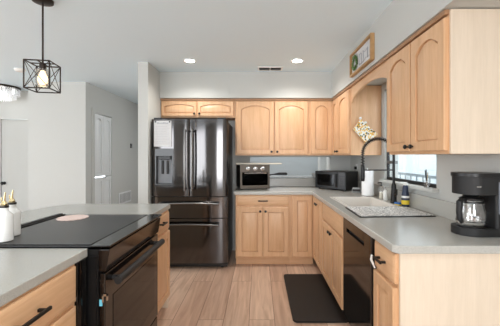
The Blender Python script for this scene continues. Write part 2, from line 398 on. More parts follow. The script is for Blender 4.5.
# back run
c = thing('base_cabinet', 'light maple base cabinet beside the refrigerator, wide drawer over two doors', 'cabinet', (-0.28, FY, 0))
base_body(c, 0.668, BY-FY-0.005)
drawer(c, 0.02, 0.645, 0.745, 0.86, (0.333, 0.802, 0.12))
door(c, 0.02, 0.329, 0.125, 0.722, 0, (0.300, 0.675)); door(c, 0.337, 0.645, 0.125, 0.722, 0, (0.366, 0.675))
c = thing('base_cabinet', 'narrow maple base cabinet with one tall door left of the inside corner', 'cabinet', (0.389, FY, 0))
base_body(c, 0.29, BY-FY-0.005)
door(c, 0.022, 0.262, 0.125, 0.86)
# right run: local x runs towards the camera
R = -PI/2
c = thing('base_cabinet', 'corner maple base cabinet with two tall narrow doors beside the sink cabinet', 'cabinet', (FX, FY-0.001, 0), R)
base_body(c, 0.535, WX-FX-0.005)
door(c, 0.02, 0.27, 0.125, 0.86, 0, (0.245, 0.80)); door(c, 0.278, 0.528, 0.125, 0.86, 0, (0.303, 0.80))
c = thing('base_cabinet', 'maple sink cabinet with false drawer front over two doors left of the dishwasher', 'cabinet', (FX, 3.108, 0), R)
base_body(c, 0.762, WX-FX-0.005, h=0.72)
MB().box(0, 0.762, 0, 0.02, 0.72, 0.874).build('face_rail', 'maple_h', c)
drawer(c, 0.015, 0.745, 0.705, 0.86)
door(c, 0.015, 0.376, 0.125, 0.685, 0, (0.345, 0.64)); door(c, 0.384, 0.745, 0.125, 0.685, 0, (0.415, 0.64))
c = thing('base_cabinet', 'maple base cabinet at the near end of the right counter with pale end panel', 'cabinet', (FX, 1.722, 0), R)
base_body(c, 0.27, WX-FX-0.005, end=(0.27, 0.284))
dr = drawer(c, 0.012, 0.262, 0.715, 0.86, (0.137, 0.79, 0.10))
MB().tube([(0.06, -0.050, 0.79), (0.055, -0.052, 0.765), (0.05, -0.040, 0.74), (0.05, -0.03, 0.715)], [0.006, 0.007, 0.006, 0.004], 8).build('child_lock', 'white_plastic', dr)
door(c, 0.012, 0.262, 0.125, 0.695)

# worktop of the back and right run with the sink cut-out
SINK = (0.755, 1.17, 2.50, 3.09)
L_out = [(-0.30, 3.61), (0.645, 3.61), (0.645, 1.445), (0.665, 1.418), (WX-0.002, 1.418), (WX-0.002, BY-0.002), (-0.30, BY-0.002)]
ct = MB().slab(L_out, [rect(*SINK)], 'z', 0.875, 0.914).build('countertop', 'laminate', bevel=0.005, seg=3)
tag(ct, 'grey speckled L-shaped counter along the back and right walls around the sink', 'countertop')
bs = MB().slab([(-0.30, BY-0.022), (WX-0.022, BY-0.022), (WX-0.022, 1.42), (WX-0.002, 1.42), (WX-0.002, BY-0.002), (-0.30, BY-0.002)], [], 'z', 0.9145, 1.03).build('backsplash', 'laminate', ct, bevel=0.002)
# sink
s = thing('sink', 'white kitchen sink set in the grey counter below the black faucet', 'sink', (0, 0, 0))
sx0, sx1, sy0, sy1 = SINK
MB().slab(rect(sx0-0.018, sx1+0.018, sy0-0.018, sy1+0.018), [rect(sx0+0.012, sx1-0.012, sy0+0.012, sy1-0.012)], 'z', 0.9145, 0.921).build('rim', 'sink_white', s, bevel=0.003)
def lpz(i, z): return [(sx0+i, sy0+i, z), (sx1-i, sy0+i, z), (sx1-i, sy1-i, z), (sx0+i, sy1-i, z)]
MB().loops([lpz(0.012, 0.919), lpz(0.016, 0.78), lpz(0.04, 0.745), lpz(0.032, 0.740), lpz(0.006, 0.775), lpz(0.004, 0.919)], cap0=False, cap1=False).build('basin', 'sink_white', s)
MB().box(sx0+0.03, sx1-0.03, sy0+0.03, sy1-0.03, 0.738, 0.746).build('basin_floor', 'sink_white', s)
MB().lathe([(0.04, 0.7465), (0.04, 0.749), (0.03, 0.750)], (0.96, 2.82, 0)).build('drain', 'silver', s)

# upper cabinets
UZ0, UZ1 = 1.352, 2.094
def upper(loc, rz, w_, depth, doors, label, z0=UZ0, arch=0.05, end=None, knobs=True):
    c = thing('wall_cabinet', label, 'cabinet', loc, rz)
    MB().box(0, w_, 0, depth, z0, UZ1).build('body', 'maple', c)
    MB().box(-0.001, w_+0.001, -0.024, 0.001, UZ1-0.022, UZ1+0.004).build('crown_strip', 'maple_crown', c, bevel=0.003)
    for x0, x1, kn in doors:
        zb = z0+0.018
        d = door(c, x0, x1, zb, UZ1-0.035, arch)
        if kn is not None: knob(d, kn, zb+0.03)
    if end: MB().box(end[0], end[1], 0, depth, z0, UZ1).build('end_panel', 'maple_veneer', c, bevel=0.002)
    return c
UY = 3.935; UX = 0.985
upper((-1.283, UY, 0), 0, 0.975, BY-UY-0.003, [(0.015, 0.472, 0.445), (0.485, 0.955, 0.512)], 'short maple wall cabinet with two doors above the refrigerator', z0=1.85, arch=0.03)
upper((-0.305, UY, 0), 0, 0.972, BY-UY-0.003, [(0.02, 0.505, 0.475), (0.52, 0.952, 0.55)], 'wide maple wall cabinet with two arched doors above the toaster oven')
upper((0.669, UY, 0), 0, 0.312, BY-UY-0.003, [(0.02, 0.292, None)], 'single-door maple wall cabinet left of the inside corner')
upper((UX, UY-0.001, 0), R, 0.755, WX-UX-0.003, [(0.02, 0.262, 0.235), (0.288, 0.735, 0.325)], 'maple wall cabinet above the microwave with potholder on its side')
upper((UX, 2.248, 0), R, 0.705, WX-UX-0.003, [(0.004, 0.343, 0.318), (0.357, 0.698, 0.385)], 'nearest maple wall cabinet above the coffee maker with a pale end panel', end=(0.705, 0.719))
# arched valance over the sink
pts = [(3.165, 2.094), (2.25, 2.094), (2.25, 1.90)]
for k in range(1, 20):
    u = k/20; pts.append((2.25+0.915*u, 1.905+0.10*math.sin(PI*u)**0.6))
pts.append((3.165, 1.90))
vl = MB().slab(pts, [], 'x', UX-0.002, UX+0.018).build('valance', 'maple_y', bevel=0.002)
tag(vl, 'arched maple valance bridging the wall cabinets over the sink', 'valance')
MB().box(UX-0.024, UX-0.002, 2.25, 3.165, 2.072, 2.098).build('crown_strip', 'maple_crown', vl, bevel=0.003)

# dishwasher
dwt = thing('dishwasher', 'black glossy built-in dishwasher under the right counter', 'dishwasher', (FX-0.01, 2.34, 0), R)
MB().box(0.004, 0.606, 0.03, 0.60, 0.10, 0.868).build('body', 'steel_dark', dwt)
MB().slab(rect(0.006, 0.575, 0.115, 0.866), [rect(0.09, 0.46, 0.775, 0.80)], 'y', -0.008, 0.028).build('door', 'black_glass', dwt, bevel=0.003)
MB().box(0.577, 0.604, -0.012, 0.028, 0.115, 0.866).build('door_edge', 'steel_dark', dwt, bevel=0.003)
MB().box(0.09, 0.46, 0.012, 0.029, 0.77, 0.81).build('pocket_handle', 'matte_black', dwt)
MB().box(0.01, 0.60, 0.07, 0.09, 0.0, 0.10).build('kick_plate', 'black_plastic', dwt)

# ------------------------------------------------------------ peninsula
PX = -0.80; Lr = PI/2
c = thing('base_cabinet', 'pale maple drawer cabinet in the left foreground beside the range', 'cabinet', (PX, 0.40, 0), Lr)
base_body(c, 0.90, 0.98)
drawer(c, 0.28, 0.888, 0.715, 0.865, (0.60, 0.795, 0.155))
drawer(c, 0.28, 0.888, 0.42, 0.695, (0.60, 0.56, 0.155)); drawer(c, 0.28, 0.888, 0.125, 0.40, (0.60, 0.27, 0.155))
drawer(c, 0.01, 0.265, 0.715, 0.865)
c = thing('base_cabinet', 'maple cabinet with drawer and door at the far end of the peninsula', 'cabinet', (PX, 2.142, 0), Lr)
base_body(c, 0.50, 0.98, end=(0.50, 0.516))
drawer(c, 0.02, 0.48, 0.715, 0.86, (0.25, 0.80, 0.11))
door(c, 0.02, 0.48, 0.125, 0.695)
MB().box(-1.78, -1.45, 1.377, 2.14, 0.0, 0.874).build('peninsula_back', 'maple_veneer')
tag(bpy.data.objects['peninsula_back'], 'pale wooden back panel of the peninsula behind the range', 'panel')
P_out = [(-0.79, 0.2), (-0.79, 1.385), (-1.425, 1.385), (-1.425, 2.135), (-0.785, 2.135), (-0.785, 2.66), (-0.81, 2.69), (-1.58, 2.69), (-1.70, 2.66), (-1.78, 2.52), (-1.85, 2.2), (-1.88, 1.9), (-1.88, 0.2)]
pc = MB().slab(P_out, [], 'z', 0.875, 0.914).build('countertop', 'laminate', bevel=0.005, seg=3)
tag(pc, 'grey speckled counter of the left peninsula around the range', 'countertop')

# range
rg = thing('range', 'black slide-in electric range set in the peninsula', 'range', (0, 0, 0))
MB().box(-1.40, -0.745, 1.392, 2.128, 0.06, 0.905).build('body', 'black_plastic', rg)
MB().box(-1.415, -0.69, 1.388, 2.132, 0.9145, 0.924).build('cooktop', 'black_glass', rg, bevel=0.003)
MB().box(-1.34, -0.79, 1.45, 2.07, 0.9055, 0.9143).build('cooktop_tray', 'black_metal', rg)
v = MB().box(-1.415, -1.385, 1.42, 2.12, 0.9243, 0.936).box(-1.378, -1.366, 1.42, 2.12, 0.9243, 0.932)
v.build('rear_vent', 'matte_black', rg, bevel=0.003)
MB().box(-0.778, -0.688, 1.3875, 2.1325, 0.9242, 0.9262).build('control_strip', 'strip_steel', rg, bevel=0.0008)
# slanted control panel below the glass
MB().slab([(-0.745, 0.80), (-0.712, 0.80), (-0.695, 0.905), (-0.745, 0.905)], [], 'y', 1.394, 2.126).xf(Matrix.Identity(4)).build('control_panel', 'range_front', rg, bevel=0.004)
od = MB().box(-0.744, -0.715, 1.396, 2.124, 0.215, 0.79).build('oven_door', 'range_front', rg, bevel=0.005)
MB().box(-0.7148, -0.7125, 1.47, 2.05, 0.30, 0.66).build('door_window', 'black_glass', od)
hb = MB().tube([(-0.672, 1.43, 0.745), (-0.672, 2.09, 0.745)], 0.0185, 16)
for yy in (1.47, 2.05): hb.tube([(-0.717, yy, 0.745), (-0.68, yy, 0.745)], 0.013, 10)
hb.build('handle', 'matte_black', od)
MB().box(-0.744, -0.718, 1.396, 2.124, 0.075, 0.205).build('storage_drawer', 'range_front', rg, bevel=0.005)
MB().slab([(-0.86, 1.303), (-0.806, 1.303), (-0.793, 1.309), (-0.788, 1.322), (-0.788, 1.365), (-0.793, 1.378), (-0.806, 1.384), (-0.86, 1.384)], [], 'z', 0.0, 0.872).build('side_trim', 'black_glass', rg, bevel=0.002)
MB().box(-0.785, -0.752, 1.386, 1.3915, 0.06, 0.872).build('side_panel', 'black_metal', rg)
MB().box(-0.725, -0.70, 1.385, 1.393, 0.69, 0.70).box(-0.725, -0.720, 1.385, 1.393, 0.66, 0.70).box(-0.705, -0.700, 1.385, 1.393, 0.67, 0.70).build('latch', 'silver', rg)
MB().box(-0.742, -0.728, 1.3935, 1.3955, 0.64, 0.67).build('sticker', 'led_blue', rg)
sm = MB().slab(rect(-1.35, -0.785, 1.40, 2.12), [], 'z', 0.9245, 0.9275).build('stove_cover', 'stove_cover', bevel=0.001)
tag(sm, 'charcoal mat covering the top of the range', 'stove cover')
# coaster
pts = []
for k in range(96):
    a = 2*PI*k/96; r = 0.088+0.006*abs(math.sin(8*a)); pts.append((r*math.cos(a), r*math.sin(a)))
ps = MB().slab(pts, [], 'z', 0, 0.006).build('trivet', 'pink', bevel=0.001, loc=(-1.235, 1.99, 0.9282))
tag(ps, 'pale pink scalloped round trivet on the stove cover', 'trivet')
# oil bottles
def bottle(x, y, label, h=1.0):
    b = thing('oil_bottle', label, 'bottle', (x, y, 0.9278), group='white oil bottles on the stove')
    R_ = 0.037
    MB().lathe([(0.030, 0), (R_, 0.004), (R_, 0.118*h), (0.034, 0.128*h), (0.022, 0.140*h), (0.0175, 0.146*h), (0.0175, 0.166*h), (0.014, 0.168*h)]).build('bottle_body', 'white_ceramic', b)
    MB().lathe([(0.0195, 0.162*h), (0.0195, 0.172*h), (0.012, 0.174*h)]).build('collar', 'steel_dark', b)
    z = 0.174*h
    p = MB().lathe([(0.013, z), (0.014, z+0.006), (0.008, z+0.018)])
    p.tube([(0, 0, z+0.01), (0.001, 0, z+0.03), (0.006, 0, z+0.062)], [0.006, 0.0045, 0.0028], 10)
    p.tube([(-0.004, 0, z+0.01), (-0.012, 0, z+0.02), (-0.012, 0, z+0.038)], [0.003, 0.003, 0.002], 8)
    p.build('pourer', 'gold', b)
    return b
bottle(-1.235, 1.452, 'white oil bottle with gold pourer nearest the counter edge')
bottle(-1.28, 1.552, 'white oil bottle with gold pourer standing behind the nearer one')

# ------------------------------------------------------------ refrigerator
fr = thing('refrigerator', 'dark stainless french-door refrigerator with ice dispenser beside the wing wall', 'refrigerator', (-0.818, 3.53, 0))
HW = 0.455
MB().box(-HW+0.004, HW-0.004, 0.075, 0.715, 0.03, 1.755).build('body', 'steel_dark', fr, bevel=0.004)
def conv_panel(x0, x1, z0, z1, bul=0.022, t=0.065, n=14, fl=None, fr_=None):
    """door with a softly convex front, rounded vertical edges"""
    pr = []
    for k in range(n+1):
        u = k/n; x = x0+(x1-x0)*u
        e = (abs(2*u-1))
        y = (0.024*e**2 if bul > 0.02 else 0.020*e**4) + (0.008*max(0, (e-0.86)/0.14)**2)
        pr.append((x, y))
    poly = pr+[(x1, t), (x0, t)]
    return MB().slab(poly, [], 'z', z0, z1)
dz0 = 0.868; dz1 = 1.782
# left door with dispenser opening built as panels around the recess
ld = MB()
pr = []
DX0, DX1, DZ0, DZ1 = -0.405, -0.185, 0.99, 1.432
def fy(x):
    u = (x+HW)/(HW-0.003); e = abs(2*u-1); return 0.024*e**2+(0.008*max(0, (e-0.86)/0.14)**2)
def strip(xa, xb, za, zb, n=8):
    poly = [(xa+(xb-xa)*k/n, fy(xa+(xb-xa)*k/n)) for k in range(n+1)]+[(xb, 0.065), (xa, 0.065)]
    ld.slab(poly, [], 'z', za, zb)
strip(-HW, DX0, dz0, dz1); strip(DX1, -0.003, dz0, dz1); strip(DX0, DX1, dz0, DZ0, 4); strip(DX0, DX1, DZ1, dz1, 4)
fd = ld.build('door', 'black_stainless', fr)
conv_panel(0.003, HW, dz0, dz1).build('door', 'black_stainless', fr)
# dispenser
dp = MB().box(DX0+0.001, DX1-0.001, 0.055, 0.064, DZ0, DZ1).build('dispenser', 'steel_dark', fd)
MB().slab(rect(DX0, DX1, DZ0, DZ1), [rect(DX0+0.018, DX1-0.018, DZ0+0.03, DZ1-0.09)], 'y', -0.004, 0.012).build('dispenser_frame', 'black_glass', fd, bevel=0.003)
MB().box(DX0+0.02, DX1-0.02, 0.045, 0.054, DZ0+0.03, DZ1-0.10).build('recess_panel', 'grey_panel', fd)
for xx in (-0.325, -0.265): MB().box(xx-0.014, xx+0.014, 0.030, 0.044, 1.13, 1.29).build('paddle', 'matte_black', fd, bevel=0.004)
MB().box(-0.37, -0.22, 0.006, 0.044, 1.30, 1.345).build('nozzle_block', 'black_plastic', fd, bevel=0.006)
MB().box(DX0+0.02, DX1-0.02, 0.0, 0.044, DZ0+0.022, DZ0+0.03).build('drip_tray', 'stainless', fd)
for z0, z1 in ((0.612, 0.858), (0.075, 0.602)):
    o = conv_panel(-HW, HW, z0, z1, bul=0.016, n=20).build('freezer_drawer', 'black_stainless', fr)
    zz = z1-0.075 if z1 > 0.7 else z1-0.065
    pts = [(-0.355+0.71*k/14, -0.052-0.012*math.sin(PI*k/14), zz+0.010*math.sin(PI*k/14)) for k in range(15)]
    h = MB().tube(pts, 0.013, 12)
    for sx in (-0.34, 0.34): h.tube([(sx, 0.006, zz), (sx, -0.05, zz)], 0.011, 10)
    h.build('handle', 'handle_steel', o)
for sx, pd in ((-0.042, fd), (0.042, None)):
    par = pd or [o for o in fr.children if o.name.startswith('door')][1]
    pts = [(sx, -0.045-0.012*math.sin(PI*k/12), 0.94+0.72*k/12) for k in range(13)]
    h = MB().tube(pts, 0.0135, 12)
    for zz in (0.96, 1.64): h.tube([(sx, 0.012, zz), (sx, -0.045, zz)], 0.011, 10)
    h.build('handle', 'handle_steel', par)
MB().box(-HW+0.01, HW-0.01, 0.05, 0.09, 0.02, 0.07).build('toe_grille', 'black_plastic', fr)
for sx in (-0.38, 0.38):
    MB().lathe([(0.022, 0.0), (0.022, 0.02), (0.012, 0.03)], (sx, 0.10, 0)).build('foot', 'black_plastic', fr)
    MB().box(sx-0.05, sx+0.05, 0.03, 0.12, 1.7825, 1.80).build('hinge_cover', 'black_plastic', fr, bevel=0.004)
# list on the refrigerator
pp = thing('paper_list', 'white handwritten list held on the left refrigerator door', 'paper', (-1.232, 3.524, 1.455))
MB().box(0, 0.205, 0, 0.0012, 0, 0.305).build('sheet', 'paper', pp)
il = MB()
for k in range(11):
    z = 0.235-k*0.0195
    x = 0.02
    while x < 0.185*(0.97 if k % 3 else 0.8):
        w_ = random.uniform(0.008, 0.02); il.box(x, x+w_, -0.0006, -0.0001, z, z+0.0022); x += w_+0.005
il.build('writing', 'ink', pp)
il = MB()
for k in range(9): il.box(0.035+k*0.015, 0.045+k*0.015, -0.0006, -0.0001, 0.268, 0.268+random.uniform(0.010, 0.018))

il.build('title_writing', 'ink', pp)
for xx in (0.02, 0.185): MB().lathe_dir([(0.009, 0), (0.009, 0.005), (0.006, 0.007)], (xx, -0.0008, 0.292), (0, -1, 0)).build('magnet', 'black_plastic', pp)

# ------------------------------------------------------------ things on the back counter
to = thing('toaster_oven', 'stainless toaster oven with three knobs on the back counter', 'toaster oven', (-0.035, 3.80, 0.9145), math.radians(13))
MB().box(-0.20, 0.185, 0.02, 0.33, 0.018, 0.315).build('body', 'black_plastic', to, bevel=0.01)
MB().slab(rect(-0.20, 0.185, 0.012, 0.32), [rect(-0.175, 0.16, 0.055, 0.225)], 'y', 0.0, 0.02).build('front_frame', 'stainless', to, bevel=0.003)
tdo = MB().box(-0.172, 0.157, 0.006, 0.012, 0.058, 0.222).build('oven_door', 'smoked_glass', to)
MB().tube([(-0.15, -0.022, 0.212), (0.135, -0.022, 0.212)], 0.008, 10).tube([(-0.14, 0, 0.212), (-0.14, -0.022, 0.212)], 0.006, 8).tube([(0.125, 0, 0.212), (0.125, -0.022, 0.212)], 0.006, 8).build('handle', 'silver', tdo)
rk = MB()
for k in range(12): rk.tube([(-0.16+k*0.027, 0.03, 0.13), (-0.16+k*0.027, 0.30, 0.13)], 0.0018, 5)
rk.tube([(-0.17, 0.0165, 0.13), (0.155, 0.0165, 0.13)], 0.003, 6).tube([(-0.17, 0.0165, 0.095), (0.155, 0.0165, 0.095)], 0.003, 6)
rk.build('rack', 'silver', to)
for xx in (-0.10, -0.005, 0.09): MB().lathe_dir([(0.026, 0), (0.026, 0.004), (0.019, 0.006), (0.018, 0.022), (0.014, 0.025)], (xx, -0.001, 0.270), (0, -1, 0)).build('knob', 'silver', to)
for xx in (-0.17, 0.155):
    for yy in (0.05, 0.29): MB().lathe([(0.014, 0), (0.014, 0.02)], (xx, yy, 0)).build('foot', 'black_plastic', to)
o = MB().box(-0.23, 0.36, 0.05, 0.30, 0, 0.016).build('cutting_board', 'cutting_board', loc=(-0.06, 3.80, 1.2358), bevel=0.004)
tag(o, 'cream cutting board lying on top of the toaster oven', 'cutting board')
fp = thing('frying_pan', 'black frying pan on the pass-through ledge behind the toaster oven', 'pan', (0.04, 4.40, 1.031))
# narrow shelf board carries the pan in the next room
MB().lathe([(0.09, 0), (0.095, 0.002), (0.115, 0.04), (0.112, 0.04), (0.092, 0.006), (0.02, 0.005)]).build('pan_bowl', 'black_metal', fp)
MB().loops([[(x, -hw, z-hw), (x, hw, z-hw), (x, hw, z+hw*0.8), (x, -hw, z+hw*0.8)] for x, hw, z in ((0.11, 0.012, 0.035), (0.18, 0.010, 0.045), (0.26, 0.022, 0.055), (0.37, 0.022, 0.055), (0.385, 0.012, 0.052))]).build('handle', 'matte_black', fp, bevel=0.004)
sh = MB().box(-1.2, WX, BY+0.14, BY+0.55, 0.99, 1.03).build('bar_top', 'laminate', bevel=0.004)
tag(sh, 'grey bar ledge running behind the pass-through opening', 'countertop')
MB().box(-1.1, WX-0.02, BY+0.16, BY+0.48, 0.0, 0.9899).build('bar_support', 'far_wall', sh)
bw = MB().lathe([(0.03, 0), (0.034, 0.004), (0.055, 0.03), (0.062, 0.06), (0.059, 0.06), (0.05, 0.03), (0.02, 0.008)]).build('bowl', 'white_ceramic', loc=(0.83, 4.38, 1.031))
tag(bw, 'small white bowl on the pass-through ledge behind the microwave', 'bowl')

# microwave, turned in the corner
mw = thing('microwave', 'black microwave set diagonally in the counter corner', 'microwave', (0.905, 3.80, 0.915), math.radians(-47))
MB().box(-0.225, 0.225, 0.022, 0.30, 0.012, 0.235).build('body', 'black_plastic', mw, bevel=0.006)
md = MB().box(-0.225, 0.115, 0.0, 0.0218, 0.014, 0.233).build('door', 'black_plastic', mw, bevel=0.004)
MB().box(-0.19, 0.06, -0.002, -0.0002, 0.05, 0.195).build('door_window', 'black_glass', md)
MB().box(0.088, 0.100, -0.016, -0.0002, 0.04, 0.205).build('handle', 'matte_black', md, bevel=0.003)
cp = MB().box(0.118, 0.225, 0.0, 0.0218, 0.014, 0.233).build('control_panel', 'black_plastic', mw, bevel=0.004)
MB().box(0.132, 0.212, -0.002, -0.0002, 0.188, 0.213).build('display', 'steel_dark', cp)
for r_ in range(4):
    for k in range(3): MB().box(0.134+k*0.027, 0.154+k*0.027, -0.002, -0.0002, 0.15-r_*0.028, 0.168-r_*0.028).build('button', 'steel_dark', cp)
for xx in (-0.19, 0.19):
    for yy in (0.05, 0.27): MB().lathe([(0.012, 0), (0.012, 0.014)], (xx, yy, -0.0005)).build('foot', 'black_plastic', mw)
# clock radio
cr = thing('clock_radio', 'small grey countertop clock in front of the microwave', 'clock', (1.145, 3.50, 0.9145), math.radians(-30))
MB().slab([(0, 0), (0.06, 0), (0.055, 0.05), (0.02, 0.06)], [], 'x', -0.05, 0.05).build('case', 'clock_grey', cr, bevel=0.006)
MB().box(-0.042, 0.042, -0.001, 0.004, 0.014, 0.040).build('display', 'matte_black', cr)
# outlet and plug
ou = thing('wall_outlet', 'white outlet with black plug on the right wall above the microwave', 'outlet', (WX-0.0005, 3.98, 1.18))
MB().box(-0.006, 0, -0.036, 0.036, -0.058, 0.058).build('plate', 'white_plastic', ou, bevel=0.002)
MB().box(-0.035, -0.0062, -0.022, 0.022, -0.012, 0.026).build('plug', 'black_plastic', ou, bevel=0.005)
# paper towel
pt = thing('paper_towel_roll', 'white paper towel roll on a stand behind the sink', 'paper towel', (1.17, 3.205, 0.9145))
MB().lathe([(0.062, 0), (0.064, 0.006), (0.02, 0.010)]).build('stand', 'silver', pt)
MB().lathe([(0.018, 0.011), (0.062, 0.011), (0.062, 0.275), (0.018, 0.275)]).build('roll', 'paper_towel', pt)
MB().tube([(0, 0, 0.008), (0, 0, 0.30)], 0.006, 10).build('rod', 'silver', pt)
# soap bottles
def soap(x, y, h, r, label, m):
    b = thing('soap_bottle', label, 'bottle', (x, y, 0.9145), group='soap bottles behind the sink')
    MB().lathe([(r*0.9, 0), (r, 0.004), (r, h*0.62), (r*0.5, h*0.75), (r*0.42, h*0.78)]).build('bottle_body', m, b)
    MB().lathe([(r*0.2, 0.001), (r*0.82, 0.003), (r*0.82, h*0.4), (r*0.3, h*0.41)]).build('liquid', 'cutting_board', b)
    p = MB().lathe([(r*0.5, h*0.781), (r*0.5, h*0.86), (0.004, h*0.87), (0.004, h*0.97), (0.008, h*0.98), (0.008, h)])
    p.tube([(0, 0, h*0.985), (-0.03, 0, h*0.985), (-0.036, 0, h*0.95)], 0.004, 8)
    p.build('pump', 'black_plastic' if m == 'glass' else 'silver', b)
soap(1.225, 2.985, 0.165, 0.024, 'clear soap dispenser with pump between paper towels and faucet', 'glass')
soap(1.232, 2.905, 0.13, 0.022, 'short white lotion bottle with pump next to the faucet', 'white_plastic')

# faucet
fa = thing('faucet', 'tall black spring kitchen faucet arching over the sink', 'faucet', (1.235, 2.73, 0.9145))
MB().lathe([(0.030, 0), (0.030, 0.012), (0.026, 0.016), (0.025, 0.07), (0.020, 0.16), (0.014, 0.18)]).build('base', 'black_metal', fa)
MB().tube([(0, -0.02, 0.07), (0.0, -0.055, 0.085), (-0.01, -0.085, 0.13)], [0.013, 0.010, 0.006], 12).build('lever', 'black_metal', fa)
MB().tube([(0, 0, 0.17), (0, 0, 0.44)], 0.012, 12).build('riser', 'black_metal', fa)
arc = [(0, 0, 0.42)]
A = []
for k in range(33):
    u = k/32; a = PI*u; A.append(Vector((-0.145+0.145*math.cos(a), -0.02*u, 0.44+0.145*math.sin(a)*1.0)))
A += [Vector((-0.29, -0.02, 0.44-0.02*k)) for k in range(1, 6)]
MB().tube(A, 0.007, 10).build('hose', 'black_metal', fa)
co = []
tot = 560
for i in range(tot+1):
    s_ = i/tot*(len(A)-1); k = min(int(s_), len(A)-2); p = A[k].lerp(A[k+1], s_-k); d = (A[k+1]-A[k]).normalized()
    n_ = Vector((0, 1, 0)); b_ = d.cross(n_).normalized(); th = i/tot*2*PI*30
    co.append(p+(n_*math.cos(th)+b_*math.sin(th))*0.0155)
MB().tube(co, 0.0034, 5).build('spring', 'black_metal', fa)
MB().lathe([(0.012, 0.20), (0.016, 0.205), (0.019, 0.24), (0.017, 0.33), (0.014, 0.345)], (-0.29, -0.02, 0)).build('spray_head', 'black_metal', fa)
MB().tube([(0, 0, 0.30), (-0.14, -0.01, 0.30), (-0.27, -0.02, 0.30)], 0.006, 8).build('support_arm', 'black_metal', fa)

# drying mat
dm = thing('drying_mat', 'black and white patterned drying mat on the counter in front of the sink', 'drying mat', (0, 0, 0.9217))
MB().slab([(0.70, 2.07), (1.25, 2.10), (1.235, 2.475), (0.715, 2.475)], [], 'z', 0, 0.005).build('border', 'matte_black', dm, bevel=0.002)
MB().slab([(0.712, 2.085), (1.236, 2.113), (1.223, 2.463), (0.727, 2.463)], [], 'z', 0.0051, 0.010).build('pad', 'mat_pattern', dm, bevel=0.002)
bpy.data.objects['border'].location.z = -0.007
bpy.data.objects['pad'].location.z = -0.007
# dish spray
ds = thing('dish_soap_bottle', 'navy and yellow dish soap bottle with clear grip right of the faucet', 'bottle', (1.243, 2.53, 0.9147))
MB().lathe([(0.026, 0), (0.030, 0.006), (0.031, 0.09), (0.024, 0.13), (0.022, 0.165), (0.016, 0.18)]).build('bottle_body', 'navy', ds)
MB().lathe([(0.0316, 0.02), (0.0318, 0.055)], cap=False).build('label_band', 'yellow', ds)
MB().lathe([(0.0318, 0.075), (0.0312, 0.092)], cap=False).build('label_top', 'white_plastic', ds)
MB().lathe([(0.017, 0.181), (0.017, 0.2), (0.010, 0.206)]).tube([(0, 0, 0.2), (-0.045, 0, 0.203)], 0.007, 8).build('spray_cap', 'white_plastic', ds)
sp = thing('sponge', 'blue sponge with yellow base beside the dish soap bottle', 'sponge', (1.18, 2.56, 0.9145), 0.3)
sp.location = (1.215, 2.60, 0.9147)
MB().box(-0.02, 0.02, -0.03, 0.03, 0, 0.010).build('scrub_pad', 'yellow', sp, bevel=0.003)
MB().box(-0.02, 0.02, -0.03, 0.03, 0.0102, 0.026).build('foam', 'blue', sp, bevel=0.005)
# utensil jar on the sill
uj = thing('utensil_jar', 'small glass jar of dark brushes on the window sill', 'jar', (1.283, 2.28, 1.0995))
MB().lathe([(0.018, 0), (0.020, 0.003), (0.021, 0.055), (0.019, 0.055), (0.018, 0.005)]).build('jar_body', 'glass', uj)
for i, (dx, dy, h_) in enumerate(((0.004, 0.03, 0.13), (-0.003, -0.02, 0.12), (0.0, 0.008, 0.14))):
    MB().tube([(0, 0, 0.008), (dx, dy, h_)], [0.002, 0.0035], 8).build('brush', 'matte_black' if i != 1 else 'gold', uj)

# potholder on the cabinet side
Yp = 3.155
ph = thing('potholder', 'floral yellow and white potholder hanging on the wall cabinet side', 'potholder', (0, 0, 0))
PC = [(0.995, 1.628), (1.075, 1.728), (1.255, 1.575), (1.135, 1.468)]
MB().slab(PC, [], 'y', Yp-0.012, Yp-0.002).build('quilted_pad', 'floral', ph, bevel=0.004, seg=3)
bpy.data.objects['quilted_pad'].location.z = 0
for x, z in ((1.072, 1.742), (1.125, 1.695)):
    MB().lathe_dir([(0.013, 0), (0.013, 0.004), (0.006, 0.008), (0.006, 0.016), (0.012, 0.020), (0.008, 0.027)], (x, Yp-0.0005, z), (0, -1, 0)).build('hook', 'white_plastic', ph)
# picture on the soffit
pf = thing('framed_sign', 'wood-framed white sign with green wreath hung on the right soffit', 'picture', (0.9495, 2.725, 2.13))
W_, H_, T_ = 0.565, 0.221, 0.035
MB().slab(rect(-W_/2, W_/2, 0, H_), [rect(-W_/2+0.018, W_/2-0.018, 0.018, H_-0.018)], 'x', -T_, 0).build('frame', 'frame_wood', pf, bevel=0.002)
MB().box(-0.012, -0.002, -W_/2+0.018, W_/2-0.018, 0.018, H_-0.018).build('panel', 'paper', pf)
wr = MB(); cy, cz = 0.155, H_/2
for k in range(90):
    a = 2*PI*k/90; r = 0.055+random.uniform(-0.012, 0.014); p = Vector((-0.018-random.random()*0.012, cy+r*math.cos(a)*1.05, cz+r*math.sin(a)))
    t = Vector((random.uniform(-.3, .3), -math.sin(a)+random.uniform(-.6, .6), math.cos(a)+random.uniform(-.6, .6))).normalized()*0.02
    s_ = t.cross(Vector((1, 0, 0))).normalized()*0.007
    lf = [p-t, p+s_, p+t, p-s_]; q = Vector((-0.0015, 0, 0))
    wr.loops([[v_ for v_ in lf], [v_+q for v_ in lf]])
wr.build('wreath', 'green_leaf', pf)
